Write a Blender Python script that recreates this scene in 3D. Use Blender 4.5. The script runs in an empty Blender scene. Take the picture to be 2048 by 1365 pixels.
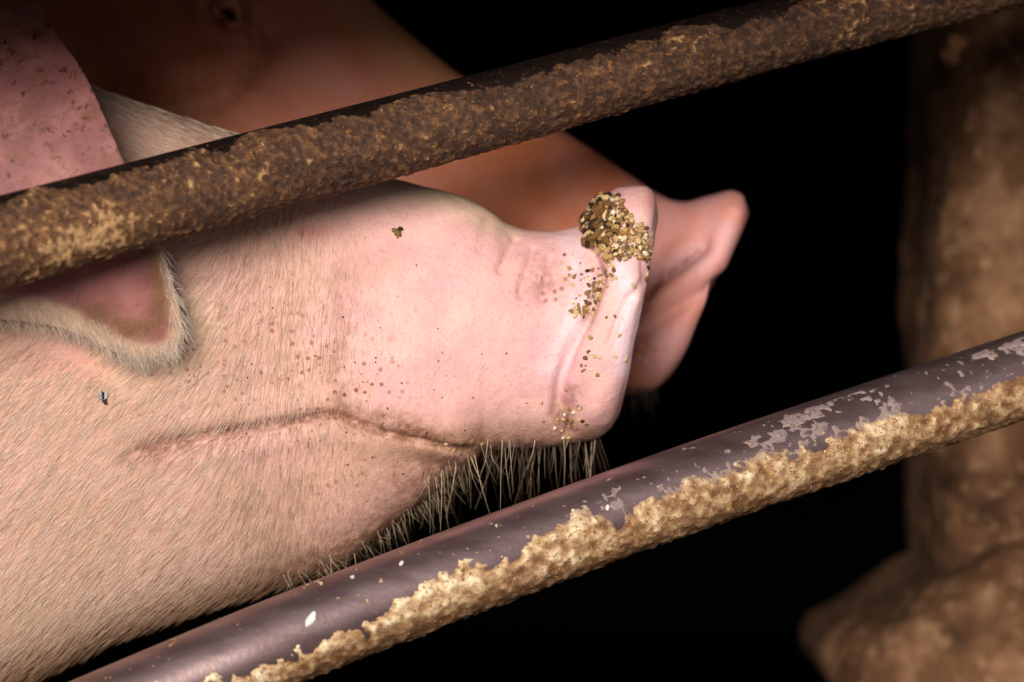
import bpy, bmesh, math, random
import numpy as np
from mathutils import Vector

random.seed(7)
rng = np.random.default_rng(11)
sc = bpy.context.scene
col = sc.collection

# ------------------------------------------------------------------ camera, sky, sun, exposure
CAM_Z, DIST, LENS = 0.62, 2.0, 130.0
K = 36.0 / LENS / 2048.0              # metres per picture unit per metre of distance
S = K * DIST                          # metres per unit on the plane of the near pig

cam_data = bpy.data.cameras.new('camera')
cam = bpy.data.objects.new('camera', cam_data)
col.objects.link(cam)
cam.location = (0, -DIST, CAM_Z)
cam.rotation_euler = (math.pi / 2, 0, 0)
cam_data.lens = LENS
cam_data.sensor_width = 36.0
cam_data.clip_start = 0.05
cam_data.dof.use_dof = True
cam_data.dof.focus_distance = DIST - 0.075
cam_data.dof.aperture_fstop = 5.0
sc.camera = cam

world = bpy.data.worlds.new('world')
sc.world = world
world.use_nodes = True
bg = world.node_tree.nodes['Background']
bg.inputs['Color'].default_value = (0.90, 0.92, 0.96, 1)
bg.inputs['Strength'].default_value = 0.55

sun_data = bpy.data.lights.new('sun', 'SUN')
sun = bpy.data.objects.new('sun', sun_data)
col.objects.link(sun)
SUN_EL, SUN_AZ = math.radians(10.5), math.radians(-9)      # azimuth: negative = from the left of the camera
sdir = Vector((math.sin(SUN_AZ) * math.cos(SUN_EL), -math.cos(SUN_AZ) * math.cos(SUN_EL), math.sin(SUN_EL)))
sun.location = sdir * 5
sun.rotation_euler = sdir.to_track_quat('Z', 'Y').to_euler()
sun_data.energy = 4.75
sun_data.angle = math.radians(22)
sun_data.color = (1.0, 0.94, 0.87)

sc.view_settings.view_transform = 'Standard'
sc.view_settings.look = 'None'
sc.view_settings.gamma = 1.0
sc.view_settings.use_curve_mapping = False
sc.view_settings.exposure = 0.0

# ------------------------------------------------------------------ helpers
def at(px, py, y):
    """plan coordinates on a plane at depth y -> point in metres"""
    d = K * (DIST + y)
    return np.array([(px - 1024) * d, y, CAM_Z + (682.5 - py) * d])

def plan(P):
    d = K * (DIST + P[..., 1])
    return P[..., 0] / d + 1024, 682.5 - (P[..., 2] - CAM_Z) / d

def pchip(x, y, xq):
    x = np.asarray(x, float); y = np.asarray(y, float)
    h = np.diff(x); d = np.diff(y) / h
    m = np.zeros_like(y)
    for i in range(1, len(x) - 1):
        if d[i-1] * d[i] > 0:
            w1 = 2*h[i] + h[i-1]; w2 = h[i] + 2*h[i-1]
            m[i] = (w1 + w2) / (w1/d[i-1] + w2/d[i])
    m[0] = d[0]; m[-1] = d[-1]
    i = np.clip(np.searchsorted(x, xq) - 1, 0, len(h) - 1)
    t = (xq - x[i]) / h[i]
    return ((2*t**3 - 3*t**2 + 1) * y[i] + (t**3 - 2*t**2 + t) * h[i] * m[i]
            + (-2*t**3 + 3*t**2) * y[i+1] + (t**3 - t**2) * h[i] * m[i+1])

def hash3(ix, iy, iz, seed):
    n = (ix * 374761393 + iy * 668265263 + iz * 2147483647 + seed * 144665).astype(np.int64)
    n = (n ^ (n >> 13)) * 1274126177
    n = n ^ (n >> 16)
    return (n & 0xffff).astype(float) / 65535.0

def vnoise(x, y, z, seed=0):
    x, y, z = np.broadcast_arrays(np.asarray(x, float), np.asarray(y, float), np.asarray(z, float))
    xi, yi, zi = (np.floor(a).astype(np.int64) for a in (x, y, z))
    fx, fy, fz = x - xi, y - yi, z - zi
    fx, fy, fz = (f*f*(3 - 2*f) for f in (fx, fy, fz))
    r = 0
    for a in (0, 1):
        for b in (0, 1):
            for c in (0, 1):
                r = r + hash3(xi + a, yi + b, zi + c, seed) * (fx if a else 1 - fx) * (fy if b else 1 - fy) * (fz if c else 1 - fz)
    return r

def fbm(x, y, z, seed=0, octv=4, gain=0.5):
    r = 0; amp = 1.0; tot = 0
    for o in range(octv):
        r = r + amp * vnoise(x * 2**o, y * 2**o, z * 2**o, seed + o * 17)
        tot += amp; amp *= gain
    return r / tot

def poly_dist(px, py, pts):
    best = np.full(np.shape(px), 1e9)
    for (x0, y0), (x1, y1) in zip(pts[:-1], pts[1:]):
        dx, dy = x1 - x0, y1 - y0
        t = np.clip(((px - x0) * dx + (py - y0) * dy) / (dx*dx + dy*dy), 0, 1)
        best = np.minimum(best, np.hypot(px - x0 - t*dx, py - y0 - t*dy))
    return best

def gauss(px, py, cx, cy, rx, ry=None, rot=0):
    ry = ry or rx
    c, s = math.cos(rot), math.sin(rot)
    u = (px - cx) * c + (py - cy) * s
    v = -(px - cx) * s + (py - cy) * c
    return np.exp(-(u / rx)**2 - (v / ry)**2)

def sstep(a, b, x):
    t = np.clip((x - a) / (b - a), 0, 1)
    return t * t * (3 - 2 * t)

def mesh_obj(name, verts, faces, mat=None, parent=None, smooth=True, attrs=None, loc=None):
    """faces: (n,3) or (n,4) int arrays (or a list of such arrays)"""
    verts = np.asarray(verts, float)
    if loc is not None:
        verts = verts - np.asarray(loc)
    fl = faces if isinstance(faces, list) else [faces]
    fl = [np.asarray(f, np.int32) for f in fl if len(f)]
    me = bpy.data.meshes.new(name)
    me.vertices.add(len(verts))
    me.vertices.foreach_set('co', verts.astype(np.float32).ravel())
    loops = np.concatenate([f.ravel() for f in fl])
    sizes = np.concatenate([np.full(len(f), f.shape[1], np.int32) for f in fl])
    starts = np.concatenate([[0], np.cumsum(sizes)[:-1]]).astype(np.int32)
    me.loops.add(len(loops)); me.loops.foreach_set('vertex_index', loops)
    me.polygons.add(len(sizes)); me.polygons.foreach_set('loop_start', starts)
    me.update(calc_edges=True)
    me.validate()
    me.polygons.foreach_set('use_smooth', np.full(len(me.polygons), smooth))
    for k, v in (attrs or {}).items():
        v = np.asarray(v, np.float32)
        if v.ndim == 1:
            a = me.attributes.new(k, 'FLOAT', 'POINT'); a.data.foreach_set('value', v)
        else:
            a = me.attributes.new(k, 'FLOAT_COLOR', 'POINT')
            a.data.foreach_set('color', np.concatenate([v, np.ones((len(v), 1), np.float32)], 1).ravel())
    if mat: me.materials.append(mat)
    o = bpy.data.objects.new(name, me)
    col.objects.link(o)
    if loc is not None: o.location = loc
    if parent:
        o.parent = parent
        if loc is None: o.matrix_parent_inverse = parent.matrix_world.inverted()
    return o

def empty(name, loc, label, cat, group=None):
    o = bpy.data.objects.new(name, None)
    o.location = loc
    o.empty_display_size = 0.05
    col.objects.link(o)
    bpy.context.view_layer.update()
    o['label'] = label; o['category'] = cat
    if group: o['group'] = group
    return o

def ring_faces(n_rings, n, closed=True):
    i = np.arange(n_rings - 1)[:, None]
    j = np.arange(n if closed else n - 1)[None, :]
    a = i*n + j; b = i*n + (j+1) % n; c = (i+1)*n + (j+1) % n; d = (i+1)*n + j
    return np.stack([a, b, c, d], -1).reshape(-1, 4)

def grid_normals(G):
    du = np.gradient(G, axis=0)
    dv = (np.roll(G, -1, 1) - np.roll(G, 1, 1)) / 2
    n = np.cross(du, dv)
    return n / (np.linalg.norm(n, axis=-1, keepdims=True) + 1e-12)

def srgb(r, g, b):
    f = lambda c: c/12.92 if c <= 0.04045 else ((c + 0.055)/1.055)**2.4
    return (f(r/255), f(g/255), f(b/255), 1)

# ------------------------------------------------------------------ materials
class NT:
    def __init__(self, name):
        self.m = bpy.data.materials.new(name); self.m.use_nodes = True
        self.t = self.m.node_tree
        self.b = self.t.nodes['Principled BSDF']
    def n(self, typ, **kw):
        nd = self.t.nodes.new(typ)
        for k, v in kw.items(): setattr(nd, k, v)
        return nd
    def link(self, a, b): self.t.links.new(a, b)
    def coord(self, scale=None):
        c = self.n('ShaderNodeTexCoord').outputs['Object']
        if scale:
            mp = self.n('ShaderNodeMapping'); mp.inputs['Scale'].default_value = scale
            self.link(c, mp.inputs['Vector']); c = mp.outputs['Vector']
        return c
    def noise(self, scale, detail=4, rough=0.55, co=None):
        nd = self.n('ShaderNodeTexNoise')
        nd.inputs['Scale'].default_value = scale; nd.inputs['Detail'].default_value = detail
        nd.inputs['Roughness'].default_value = rough
        self.link(co or self.coord(), nd.inputs['Vector'])
        return nd.outputs['Fac']
    def ramp(self, fac, *stops):
        nd = self.n('ShaderNodeValToRGB')
        e = nd.color_ramp.elements
        while len(e) < len(stops): e.new(0.5)
        for el, (p, c) in zip(e, stops):
            el.position = p; el.color = c if len(c) == 4 else (*c, 1)
        self.link(fac, nd.inputs['Fac'])
        return nd.outputs['Color']
    def step(self, fac, a, b):
        nd = self.n('ShaderNodeMapRange'); nd.interpolation_type = 'SMOOTHSTEP'
        nd.inputs['From Min'].default_value = a; nd.inputs['From Max'].default_value = b
        self.link(fac, nd.inputs['Value'])
        return nd.outputs['Result']
    def math(self, op, a, b):
        nd = self.n('ShaderNodeMath', operation=op)
        for s, v in zip(nd.inputs, (a, b)):
            if isinstance(v, (int, float)): s.default_value = v
            else: self.link(v, s)
        return nd.outputs[0]
    def mix(self, fac, a, b, blend='MIX'):
        nd = self.n('ShaderNodeMix', data_type='RGBA', blend_type=blend)
        ins = [nd.inputs['Factor'], nd.inputs['A'], nd.inputs['B']]
        ins = [nd.inputs[0], nd.inputs[6], nd.inputs[7]]
        for s, v in zip(ins, (fac, a, b)):
            if isinstance(v, (int, float)): s.default_value = v
            elif isinstance(v, tuple): s.default_value = v
            else: self.link(v, s)
        return nd.outputs[2]
    def attr(self, name, what='Fac'):
        return self.n('ShaderNodeAttribute', attribute_name=name).outputs[what]
    def bump(self, h, strength, dist):
        nd = self.n('ShaderNodeBump'); nd.inputs['Strength'].default_value = strength
        nd.inputs['Distance'].default_value = dist
        self.link(h, nd.inputs['Height']); self.link(nd.outputs['Normal'], self.b.inputs['Normal'])
    def set(self, **kw):
        for k, v in kw.items():
            s = self.b.inputs[k.replace('_', ' ')]
            if isinstance(v, (int, float, tuple)): s.default_value = v
            else: self.link(v, s)
        return self

def pig_skin(name, base, pink, cream, sub=0.12):
    t = NT(name)
    big = t.noise(22, 4)
    c = t.mix(t.step(big, 0.35, 0.7), base, tuple(0.5*(a+b) for a, b in zip(base, pink)))
    c = t.mix(t.attr('pink'), c, t.mix(t.step(t.noise(40, 3), 0.35, 0.7), pink, srgb(214, 160, 160)))
    c = t.mix(t.attr('cream'), c, cream)
    c = t.mix(t.attr('lilac'), c, srgb(234, 202, 208))
    c = t.mix(t.attr('red'), c, srgb(196, 92, 86))
    # fine mottling of the skin
    c = t.mix(t.math('MULTIPLY', t.step(t.noise(420, 3, 0.7), 0.5, 0.75), 0.30), c, srgb(160, 98, 74))
    # brown grime stains, painted jaw-edge shade in the same brown, and specks
    st = t.math('MULTIPLY', t.attr('dirt_shade'), t.step(t.noise(150, 5, 0.7), 0.30, 0.62))
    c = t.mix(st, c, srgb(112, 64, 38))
    v = t.n('ShaderNodeTexVoronoi'); v.inputs['Scale'].default_value = 210
    t.link(t.coord(), v.inputs['Vector'])
    dots = t.math('SUBTRACT', 1.0, t.step(v.outputs['Distance'], 0.16, 0.34))
    sel = t.step(t.n('ShaderNodeSeparateColor').outputs[0], 0, 1)
    sep = t.n('ShaderNodeSeparateColor'); t.link(v.outputs['Color'], sep.inputs[0])
    dots = t.math('MULTIPLY', dots, t.step(sep.outputs[0], 0.40, 0.45))
    dots = t.math('MULTIPLY', dots, t.attr('speck'))
    c = t.mix(dots, c, srgb(136, 70, 40))
    t.set(Base_Color=c, Roughness=0.58, Specular_IOR_Level=0.35)
    t.set(Subsurface_Weight=sub, Subsurface_Radius=(1.0, 0.35, 0.2), Subsurface_Scale=0.006)
    t.bump(t.math('ADD', t.noise(700, 3, 0.6), t.noise(160, 3)), 0.35, 0.0012)
    return t.m

M_SKIN = pig_skin('pink_pig_skin', srgb(200, 156, 132), srgb(228, 176, 168), srgb(214, 184, 152))
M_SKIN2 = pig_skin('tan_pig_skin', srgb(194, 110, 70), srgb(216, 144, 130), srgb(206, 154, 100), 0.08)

def ear_mat():
    t = NT('ear_skin')
    c = t.mix(t.step(t.noise(35, 4), 0.35, 0.7), srgb(132, 80, 80), srgb(160, 104, 98))  # ear colours darkened to carry the shade of the roof edge
    st = t.step(t.noise(200, 4, 0.7), 0.55, 0.64)
    big = t.math('ADD', t.step(t.noise(60, 3), 0.40, 0.60), t.attr('edge'))
    brn = t.math('MULTIPLY', t.step(t.noise(110, 4, 0.7), 0.46, 0.62), 0.7)  # brown dirt, thickened on the upper ear in place of shade
    c = t.mix(t.math('MULTIPLY', brn, t.attr('speck')), c, srgb(120, 74, 56))
    c = t.mix(t.math('MULTIPLY', t.math('MULTIPLY', st, big), t.attr('speck')), c, srgb(78, 40, 28))
    c = t.mix(t.attr('pale'), c, t.mix(t.step(t.noise(130, 3), 0.35, 0.7), srgb(190, 154, 126), srgb(208, 176, 148)))
    c = t.mix(t.math('MULTIPLY', t.attr('dirt_shade'), t.step(t.noise(120, 5, 0.7), 0.2, 0.6)), c, srgb(112, 78, 52))
    t.set(Base_Color=c, Roughness=0.6, Specular_IOR_Level=0.3, Subsurface_Weight=0.1, Subsurface_Scale=0.004)
    t.bump(t.noise(300, 4), 0.4, 0.001)
    return t.m
M_EAR = ear_mat()

def hair_mat(name, base):
    t = NT(name)
    t.set(Base_Color=t.mix(1.0, base, t.attr('tint', 'Color'), 'MULTIPLY'), Roughness=0.45, Specular_IOR_Level=0.4)
    return t.m
M_HAIR = hair_mat('blond_bristle', (1, 1, 1, 1))

def tinted(name, rough=0.85):
    t = NT(name)
    n = t.noise(900, 3)
    t.set(Base_Color=t.mix(0.5, t.attr('tint', 'Color'), t.ramp(n, (0.3, (0.25, 0.2, 0.15)), (0.7, (1, 1, 1))), 'MULTIPLY'), Roughness=rough, Specular_IOR_Level=0.25)
    return t.m
M_CLOD = tinted('dried_mud')

def pipe_mat(name, dark, light, rough):
    t = NT(name)
    co = t.coord((1.0, 3.0, 3.0))
    c = t.ramp(t.noise(30, 5, 0.6, co), (0.3, dark), (0.75, light))
    c = t.mix(t.math('MULTIPLY', t.step(t.noise(260, 4, 0.7), 0.58, 0.68), 0.5), c, srgb(150, 118, 86))
    t.set(Base_Color=c, Roughness=rough, Metallic=0.75, Specular_IOR_Level=0.8)
    t.bump(t.noise(300, 4), 0.15, 0.0008)
    return t.m
M_PIPE_LOW = pipe_mat('worn_steel', srgb(112, 88, 88), srgb(150, 126, 126), 0.36)
M_PIPE_UP = pipe_mat('rusted_steel', srgb(34, 22, 18), srgb(62, 44, 36), 0.55)

def crust_mat(name, stops, spots, seed):
    t = NT(name)
    c = t.mix(t.attr('grey'), t.ramp(t.attr('tone'), *stops), srgb(140, 122, 120))
    sp = t.step(t.noise(520, 3, 0.7), 0.62, 0.70)
    c = t.mix(t.math('MULTIPLY', sp, 0.75), c, spots[0])
    dk = t.step(t.noise(380, 4, 0.75), 0.60, 0.68)
    co = t.coord((1.13, 1.07, 1.21))
    dk = t.step(t.noise(410, 4, 0.75, co), 0.54, 0.62)
    c = t.mix(t.math('MULTIPLY', dk, 0.9), c, spots[1])
    ora = t.step(t.noise(300, 3, 0.7, t.coord((0.93, 1.31, 0.87))), 0.63, 0.69)
    c = t.mix(t.math('MULTIPLY', ora, 0.7), c, spots[2])
    t.set(Base_Color=c, Roughness=0.82, Specular_IOR_Level=0.3)
    t.bump(t.noise(620, 4, 0.7), 0.6, 0.0016)
    return t.m
M_CRUST_UP = crust_mat('brown_mud_crust',
    [(0.0, srgb(44, 29, 23)), (0.45, srgb(82, 55, 39)), (0.8, srgb(116, 80, 52)), (1.0, srgb(182, 142, 98))],
    (srgb(176, 134, 88), srgb(48, 30, 22), srgb(176, 112, 44)), 3)
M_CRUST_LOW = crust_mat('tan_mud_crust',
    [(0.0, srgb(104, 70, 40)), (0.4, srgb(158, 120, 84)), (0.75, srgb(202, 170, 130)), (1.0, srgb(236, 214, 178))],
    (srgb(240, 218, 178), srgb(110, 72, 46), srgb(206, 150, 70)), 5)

def mud_mat():
    t = NT('pillar_mud')
    c = t.ramp(t.noise(26, 6, 0.65), (0.28, srgb(44, 27, 16)), (0.5, srgb(92, 62, 40)), (0.72, srgb(140, 104, 76)))
    c = t.mix(t.math('MULTIPLY', t.step(t.noise(90, 3), 0.56, 0.66), 0.5), c, srgb(150, 118, 88))
    t.set(Base_Color=c, Roughness=0.9, Specular_IOR_Level=0.2)
    t.bump(t.noise(90, 5), 0.5, 0.006)
    return t.m
M_MUD = mud_mat()

def plain(name, c, rough=0.9, metallic=0.0, scale=6):
    t = NT(name)
    lo = tuple(x * 0.6 for x in c[:3]) + (1,)
    t.set(Base_Color=t.ramp(t.noise(scale, 5), (0.3, lo), (0.7, c)), Roughness=rough, Metallic=metallic)
    if rough > 0.5: t.set(Specular_IOR_Level=0.05)
    return t.m
M_DARK = plain('shade_black_boards', (0.004, 0.003, 0.0025, 1))  # boards coloured near-black to stand in for the deep shade inside
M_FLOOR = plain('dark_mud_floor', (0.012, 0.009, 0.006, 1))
M_YARD = plain('yard_soil', (0.15, 0.09, 0.045, 1))
M_WOOD = plain('weathered_wood', (0.08, 0.05, 0.03, 1), scale=14)
M_EYE = plain('dark_eye', (0.02, 0.014, 0.01, 1), rough=0.12)
M_FLY = plain('fly_black', (0.012, 0.011, 0.011, 1), rough=0.4, scale=200)
def wing_mat():
    t = NT('fly_wing'); t.set(Base_Color=(0.22, 0.22, 0.22, 1), Roughness=0.3, Alpha=0.5)
    return t.m
M_WING = wing_mat()

# ------------------------------------------------------------------ setting: a low dark sty, open towards the yard
def box_mesh(name, lo, hi, mat, parent=None, kind='structure'):
    x0, y0, z0 = lo; x1, y1, z1 = hi
    v = [(x0,y0,z0),(x1,y0,z0),(x1,y1,z0),(x0,y1,z0),(x0,y0,z1),(x1,y0,z1),(x1,y1,z1),(x0,y1,z1)]
    f = [(0,3,2,1),(4,5,6,7),(0,1,5,4),(1,2,6,5),(2,3,7,6),(3,0,4,7)]
    o = mesh_obj(name, v, np.array(f), mat, parent, smooth=False)
    if kind: o['kind'] = kind
    return o

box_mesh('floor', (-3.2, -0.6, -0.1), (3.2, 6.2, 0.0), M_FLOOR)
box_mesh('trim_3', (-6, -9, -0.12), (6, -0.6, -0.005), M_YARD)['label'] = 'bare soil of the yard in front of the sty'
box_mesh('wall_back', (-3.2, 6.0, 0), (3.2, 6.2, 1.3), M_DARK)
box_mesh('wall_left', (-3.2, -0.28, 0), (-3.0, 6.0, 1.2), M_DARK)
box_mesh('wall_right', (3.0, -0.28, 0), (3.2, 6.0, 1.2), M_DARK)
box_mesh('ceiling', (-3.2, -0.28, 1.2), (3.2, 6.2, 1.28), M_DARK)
SHADE_BOARD_Z = 0.833            # unseen board added for shade; lower edge drops left to darken the upper left
fz0, fz1 = SHADE_BOARD_Z - 0.2*0.9, SHADE_BOARD_Z + 0.2*0.9
fv = [(x, y, z) for y in (-0.31, -0.28) for x, z in ((-3.2, fz0), (-0.9, fz0), (0.9, fz1), (3.2, fz1), (3.2, 1.28), (0.9, 1.28), (-0.9, 1.28), (-3.2, 1.28))]
ff = []
for q in ((0, 1, 6, 7), (1, 2, 5, 6), (2, 3, 4, 5)):
    ff += [q, tuple(8 + k for k in q[::-1])]
for a in range(8):
    b = (a + 1) % 8
    ff.append((a, a + 8, b + 8, b))
o = mesh_obj('shade_board', fv, np.array(ff), M_WOOD, smooth=False)
o['kind'] = 'structure'; o['label'] = 'unseen board added at the front edge of the sty roof to shade the upper left'

# ------------------------------------------------------------------ pigs
def loft(stations, n, step_head, yaw, y0, x_head, nose_cap, tail_cap=True):
    """stations: (top px, top py, bottom px, bottom py, half width, widest fraction, roundness) from nose to tail.
    yaw: depth gained per metre towards the tail. Returns grid of points (rings, n, 3)"""
    A = np.array(stations, float)
    mid = (A[:, :2] + A[:, 2:4]) / 2
    t = np.concatenate([[0], np.cumsum(np.hypot(*np.diff(mid, axis=0).T))])
    tq = [0.0]
    while tq[-1] < t[-1]:
        x = np.interp(tq[-1], t, mid[:, 0])
        tq.append(tq[-1] + (step_head if x > x_head else min(60, step_head + (x_head - x) * 0.06)))
    tq[-1] = t[-1]
    tq = np.array(tq)
    I = np.stack([pchip(t, A[:, k], tq) for k in range(A.shape[1])], 1)
    ph = np.linspace(0, 2*np.pi, n, endpoint=False)
    c, s = np.cos(ph), np.sin(ph)
    rings = []
    for tx, ty, bx, by, w, m, e in I:
        xm = (tx + bx) / 2
        yc = y0 + max(0, (x_nose - xm) * S) * yaw
        T, B = at(tx, ty, yc), at(bx, by, yc)
        C = T + m * (B - T)
        cc = np.sign(c) * np.abs(c)**(2/e); ss = np.sign(s) * np.abs(s)**(2/e)
        up = np.where(cc > 0, 1, 0)[:, None] * (T - C) + np.where(cc <= 0, 1, 0)[:, None] * (C - B)
        P = C + up * cc[:, None] + np.array([0, -1, 0]) * (w * K * (DIST + yc)) * ss[:, None]
        rings.append(P)
    # snout disc and rump closed with shrinking rings
    head = []
    R0 = rings[0]; C0 = R0.mean(0)
    fw = rings[0].mean(0) - rings[6].mean(0); fw /= np.linalg.norm(fw)
    for f, b in nose_cap:
        head.append(C0 + (R0 - C0) * f + fw * b * S)
    R1 = rings[-1]; C1 = R1.mean(0)
    bw = rings[-1].mean(0) - rings[-4].mean(0); bw /= np.linalg.norm(bw)
    tail = [C1 + (R1 - C1) * f + bw * b * S for f, b in ((0.93, 90), (0.78, 190), (0.55, 280), (0.25, 330), (0.02, 345))]
    return np.array(head[::-1] + rings + tail), len(head)

def leg(cx, cy, z_top, r_top, r_bot, sh):
    n = 28
    zs = np.array([z_top, 0.28, 0.20, 0.13, 0.075, 0.055, 0.03, 0.0])
    rs = np.array([r_top, r_top*0.72, r_bot*1.12, r_bot, r_bot*1.02, r_bot*1.18, r_bot*1.1, r_bot*1.25])
    xo = np.array([0, 0.0, sh, sh*0.6, 0, 0.008, 0.014, 0.02])
    ph = np.linspace(0, 2*np.pi, n, endpoint=False)
    G = np.array([np.stack([cx + x + r*1.15*np.cos(ph), cy + r*np.sin(ph), np.full(n, z)], 1) for z, r, x in zip(zs, rs, xo)])
    return close_tube(G)

def close_tube(G):
    r, n = G.shape[:2]
    V = np.concatenate([G.reshape(-1, 3), G[0].mean(0)[None], G[-1].mean(0)[None]])
    F = ring_faces(r, n)
    j = np.arange(n)
    f0 = np.stack([np.full(n, r*n), (j+1) % n, j], 1)
    f1 = np.stack([np.full(n, r*n+1), (r-1)*n + j, (r-1)*n + (j+1) % n], 1)
    return V, [F, np.concatenate([f0, f1])]

def union(obj, others):
    for o in others:
        md = obj.modifiers.new('u', 'BOOLEAN'); md.operation = 'UNION'; md.object = o
        try: md.solver = 'MANIFOLD'
        except TypeError: md.solver = 'EXACT'
    dg = bpy.context.evaluated_depsgraph_get()
    me = bpy.data.meshes.new_from_object(obj.evaluated_get(dg))
    obj.modifiers.clear()
    old = obj.data; name = old.name
    obj.data = me; bpy.data.meshes.remove(old); me.name = name
    for o in others:
        m = o.data; bpy.data.objects.remove(o); bpy.data.meshes.remove(m)
    return obj

def set_attrs(me, fn):
    co = np.empty(len(me.vertices) * 3, np.float32); me.vertices.foreach_get('co', co)
    P = co.reshape(-1, 3).astype(float)
    for k, v in fn(P).items():
        if k in me.attributes: me.attributes.remove(me.attributes[k])
        a = me.attributes.new(k, 'FLOAT', 'POINT'); a.data.foreach_set('value', v.astype(np.float32))
    me.polygons.foreach_set('use_smooth', np.ones(len(me.polygons), bool))

# ---- the near pig
MOUTH = [(276, 897), (330, 884), (400, 870), (470, 860), (560, 846), (640, 832), (668, 828), (712, 846), (770, 866), (840, 882), (905, 897), (950, 902)]
GROOVE = [(1180, 505), (1200, 560), (1172, 640), (1142, 700), (1122, 760), (1116, 830), (1135, 870)]
pig1_stations = [
    (1312, 418, 1232, 838, 172, .5, 2.2),
    (1308, 388, 1220, 858, 186, .5, 2.25),
    (1288, 372, 1200, 874, 194, .5, 2.25),
    (1240, 376, 1165, 885, 190, .5, 2.25),
    (1195, 410, 1135, 890, 176, .5, 2.2),
    (1160, 452, 1100, 894, 164, .5, 2.2),
    (1105, 462, 1055, 897, 166, .52, 2.2),
    (1060, 460, 1010, 900, 172, .52, 2.2),
    (1020, 450, 985, 902, 178, .52, 2.2),
    (985, 425, 968, 903, 182, .52, 2.2),
    (955, 407, 953, 925, 184, .51, 2.2),
    (925, 394, 937, 948, 187, .5, 2.2),
    (895, 384, 905, 985, 190, .5, 2.2),
    (860, 376, 858, 1022, 196, .5, 2.2),
    (800, 362, 795, 1064, 204, .48, 2.15),
    (700, 335, 690, 1126, 220, .46, 2.1),
    (560, 294, 560, 1174, 252, .47, 2.05),
    (400, 246, 400, 1224, 300, .48, 2.0),
    (210, 184, 234, 1283, 345, .49, 2.0),
    (60, 120, 75, 1358, 378, .50, 2.0),
    (-200, 0, -180, 1490, 430, .55, 2.2),
    (-520, -90, -500, 1600, 500, .55, 2.2),
    (-1000, -160, -1000, 1690, 590, .55, 2.2),
    (-1800, -210, -1800, 1740, 640, .55, 2.3),
    (-2800, -200, -2800, 1740, 650, .55, 2.3),
    (-3600, -150, -3600, 1640, 620, .52, 2.3),
    (-4200, 20, -4150, 1480, 520, .48, 2.2),
]
x_nose = 1250
NV1 = 360
G1, nh1 = loft(pig1_stations, NV1, 4.0, 0.0, 0.0, -60,
               ((0.97, 3), (0.9, 4), (0.78, 3), (0.62, 1), (0.44, 0), (0.26, 1), (0.1, 2), (0.01, 2)))

def sculpt1(G):
    N = grid_normals(G)
    px, py = plan(G)
    sgn = 1.0
    d = np.zeros(px.shape)
    # mouth line with fuller lips on both sides
    md = poly_dist(px, py, MOUTH)
    taper = sstep(262, 400, px) * (1 - sstep(925, 965, px))
    d -= 17 * np.exp(-(md/8.0)**2) * taper
    ym = np.interp(px, [m[0] for m in MOUTH], [m[1] for m in MOUTH])
    below = py - ym
    inm = sstep(300, 480, px) * (1 - sstep(905, 960, px))
    d += inm * 12 * np.exp(-((below + 30)/32)**2)
    d += inm * 9 * np.exp(-((below - 34)/30)**2) * (1 - sstep(700, 860, px))
    d -= inm * sstep(650, 900, px) * 26 * sstep(0, 60, below)          # lower jaw set in under the lip
    d -= 9 * gauss(px, py, 330, 893, 70, 16, -0.15)
    for (a, b) in (((300, 880), (355, 915)), ((370, 870), (395, 912)), ((420, 862), (432, 900)), ((335, 868), (372, 905))):
        d -= 6 * np.exp(-(poly_dist(px, py, [a, b])/6)**2)
    # full cheek of the muzzle, hollow in front of the eye
    d += 16 * gauss(px, py, 850, 690, 190, 130)
    d += 8 * gauss(px, py, 560, 950, 150, 70, -0.2)
    d -= 9 * gauss(px, py, 520, 560, 150, 90)
    d += 7 * gauss(px, py, 690, 600, 60, 130)
    d -= 8 * np.exp(-(poly_dist(px, py, [(690, 560), (700, 640), (680, 760), (710, 840)])/26)**2)
    # cheek fold under the ear tip
    d += 17 * np.exp(-(poly_dist(px, py, [(-40, 585), (60, 590), (150, 625), (240, 690), (330, 712), (370, 690)])/30)**2)
    d -= 6 * np.exp(-(poly_dist(px, py, [(-40, 660), (60, 665), (150, 690), (240, 745)])/36)**2)
    # wrinkles where the muzzle meets the disc
    for a, b, amp, wd in (((1000, 540), (1030, 480), 9, 9), ((1040, 590), (1065, 500), 8, 9), ((1085, 600), (1100, 520), 8, 10),
                          ((960, 500), (975, 440), 4, 12), ((1130, 640), (1150, 540), 4, 10)):
        d -= amp * np.exp(-(poly_dist(px, py, [a, b])/wd)**2)
    # groove behind the disc; band of the disc with a raised front lip
    d -= 19 * np.exp(-(poly_dist(px, py, GROOVE)/13)**2)
    d += 7 * np.exp(-(poly_dist(px, py, [(1265, 560), (1235, 660), (1215, 760), (1190, 830)])/26)**2)
    d -= 8 * np.exp(-(poly_dist(px, py, [(1258, 590), (1232, 650), (1218, 690)])/8)**2)
    d -= 6 * np.exp(-(poly_dist(px, py, [(1290, 470), (1284, 560), (1262, 600)])/7)**2)
    d += 6 * gauss(px, py, 1262, 420, 40, 36)
    # soft unevenness
    env = sstep(-400, 100, px)
    d += env * 5.0 * (fbm(px/85, py/85, G[..., 1]*40, 3, 3) - 0.5)
    d += env * 2.2 * (fbm(px/22, py/22, G[..., 1]*150, 9, 2) - 0.5)
    d[:6] = 0
    N0 = N
    return G + N0 * (d * S)[..., None]

# outward direction check
_N = grid_normals(G1)
if (_N[60, NV1 // 4] @ np.array([0, -1, 0])) < 0:
    _gn = grid_normals
    grid_normals = lambda G: -_gn(G)
G1 = sculpt1(G1)
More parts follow.
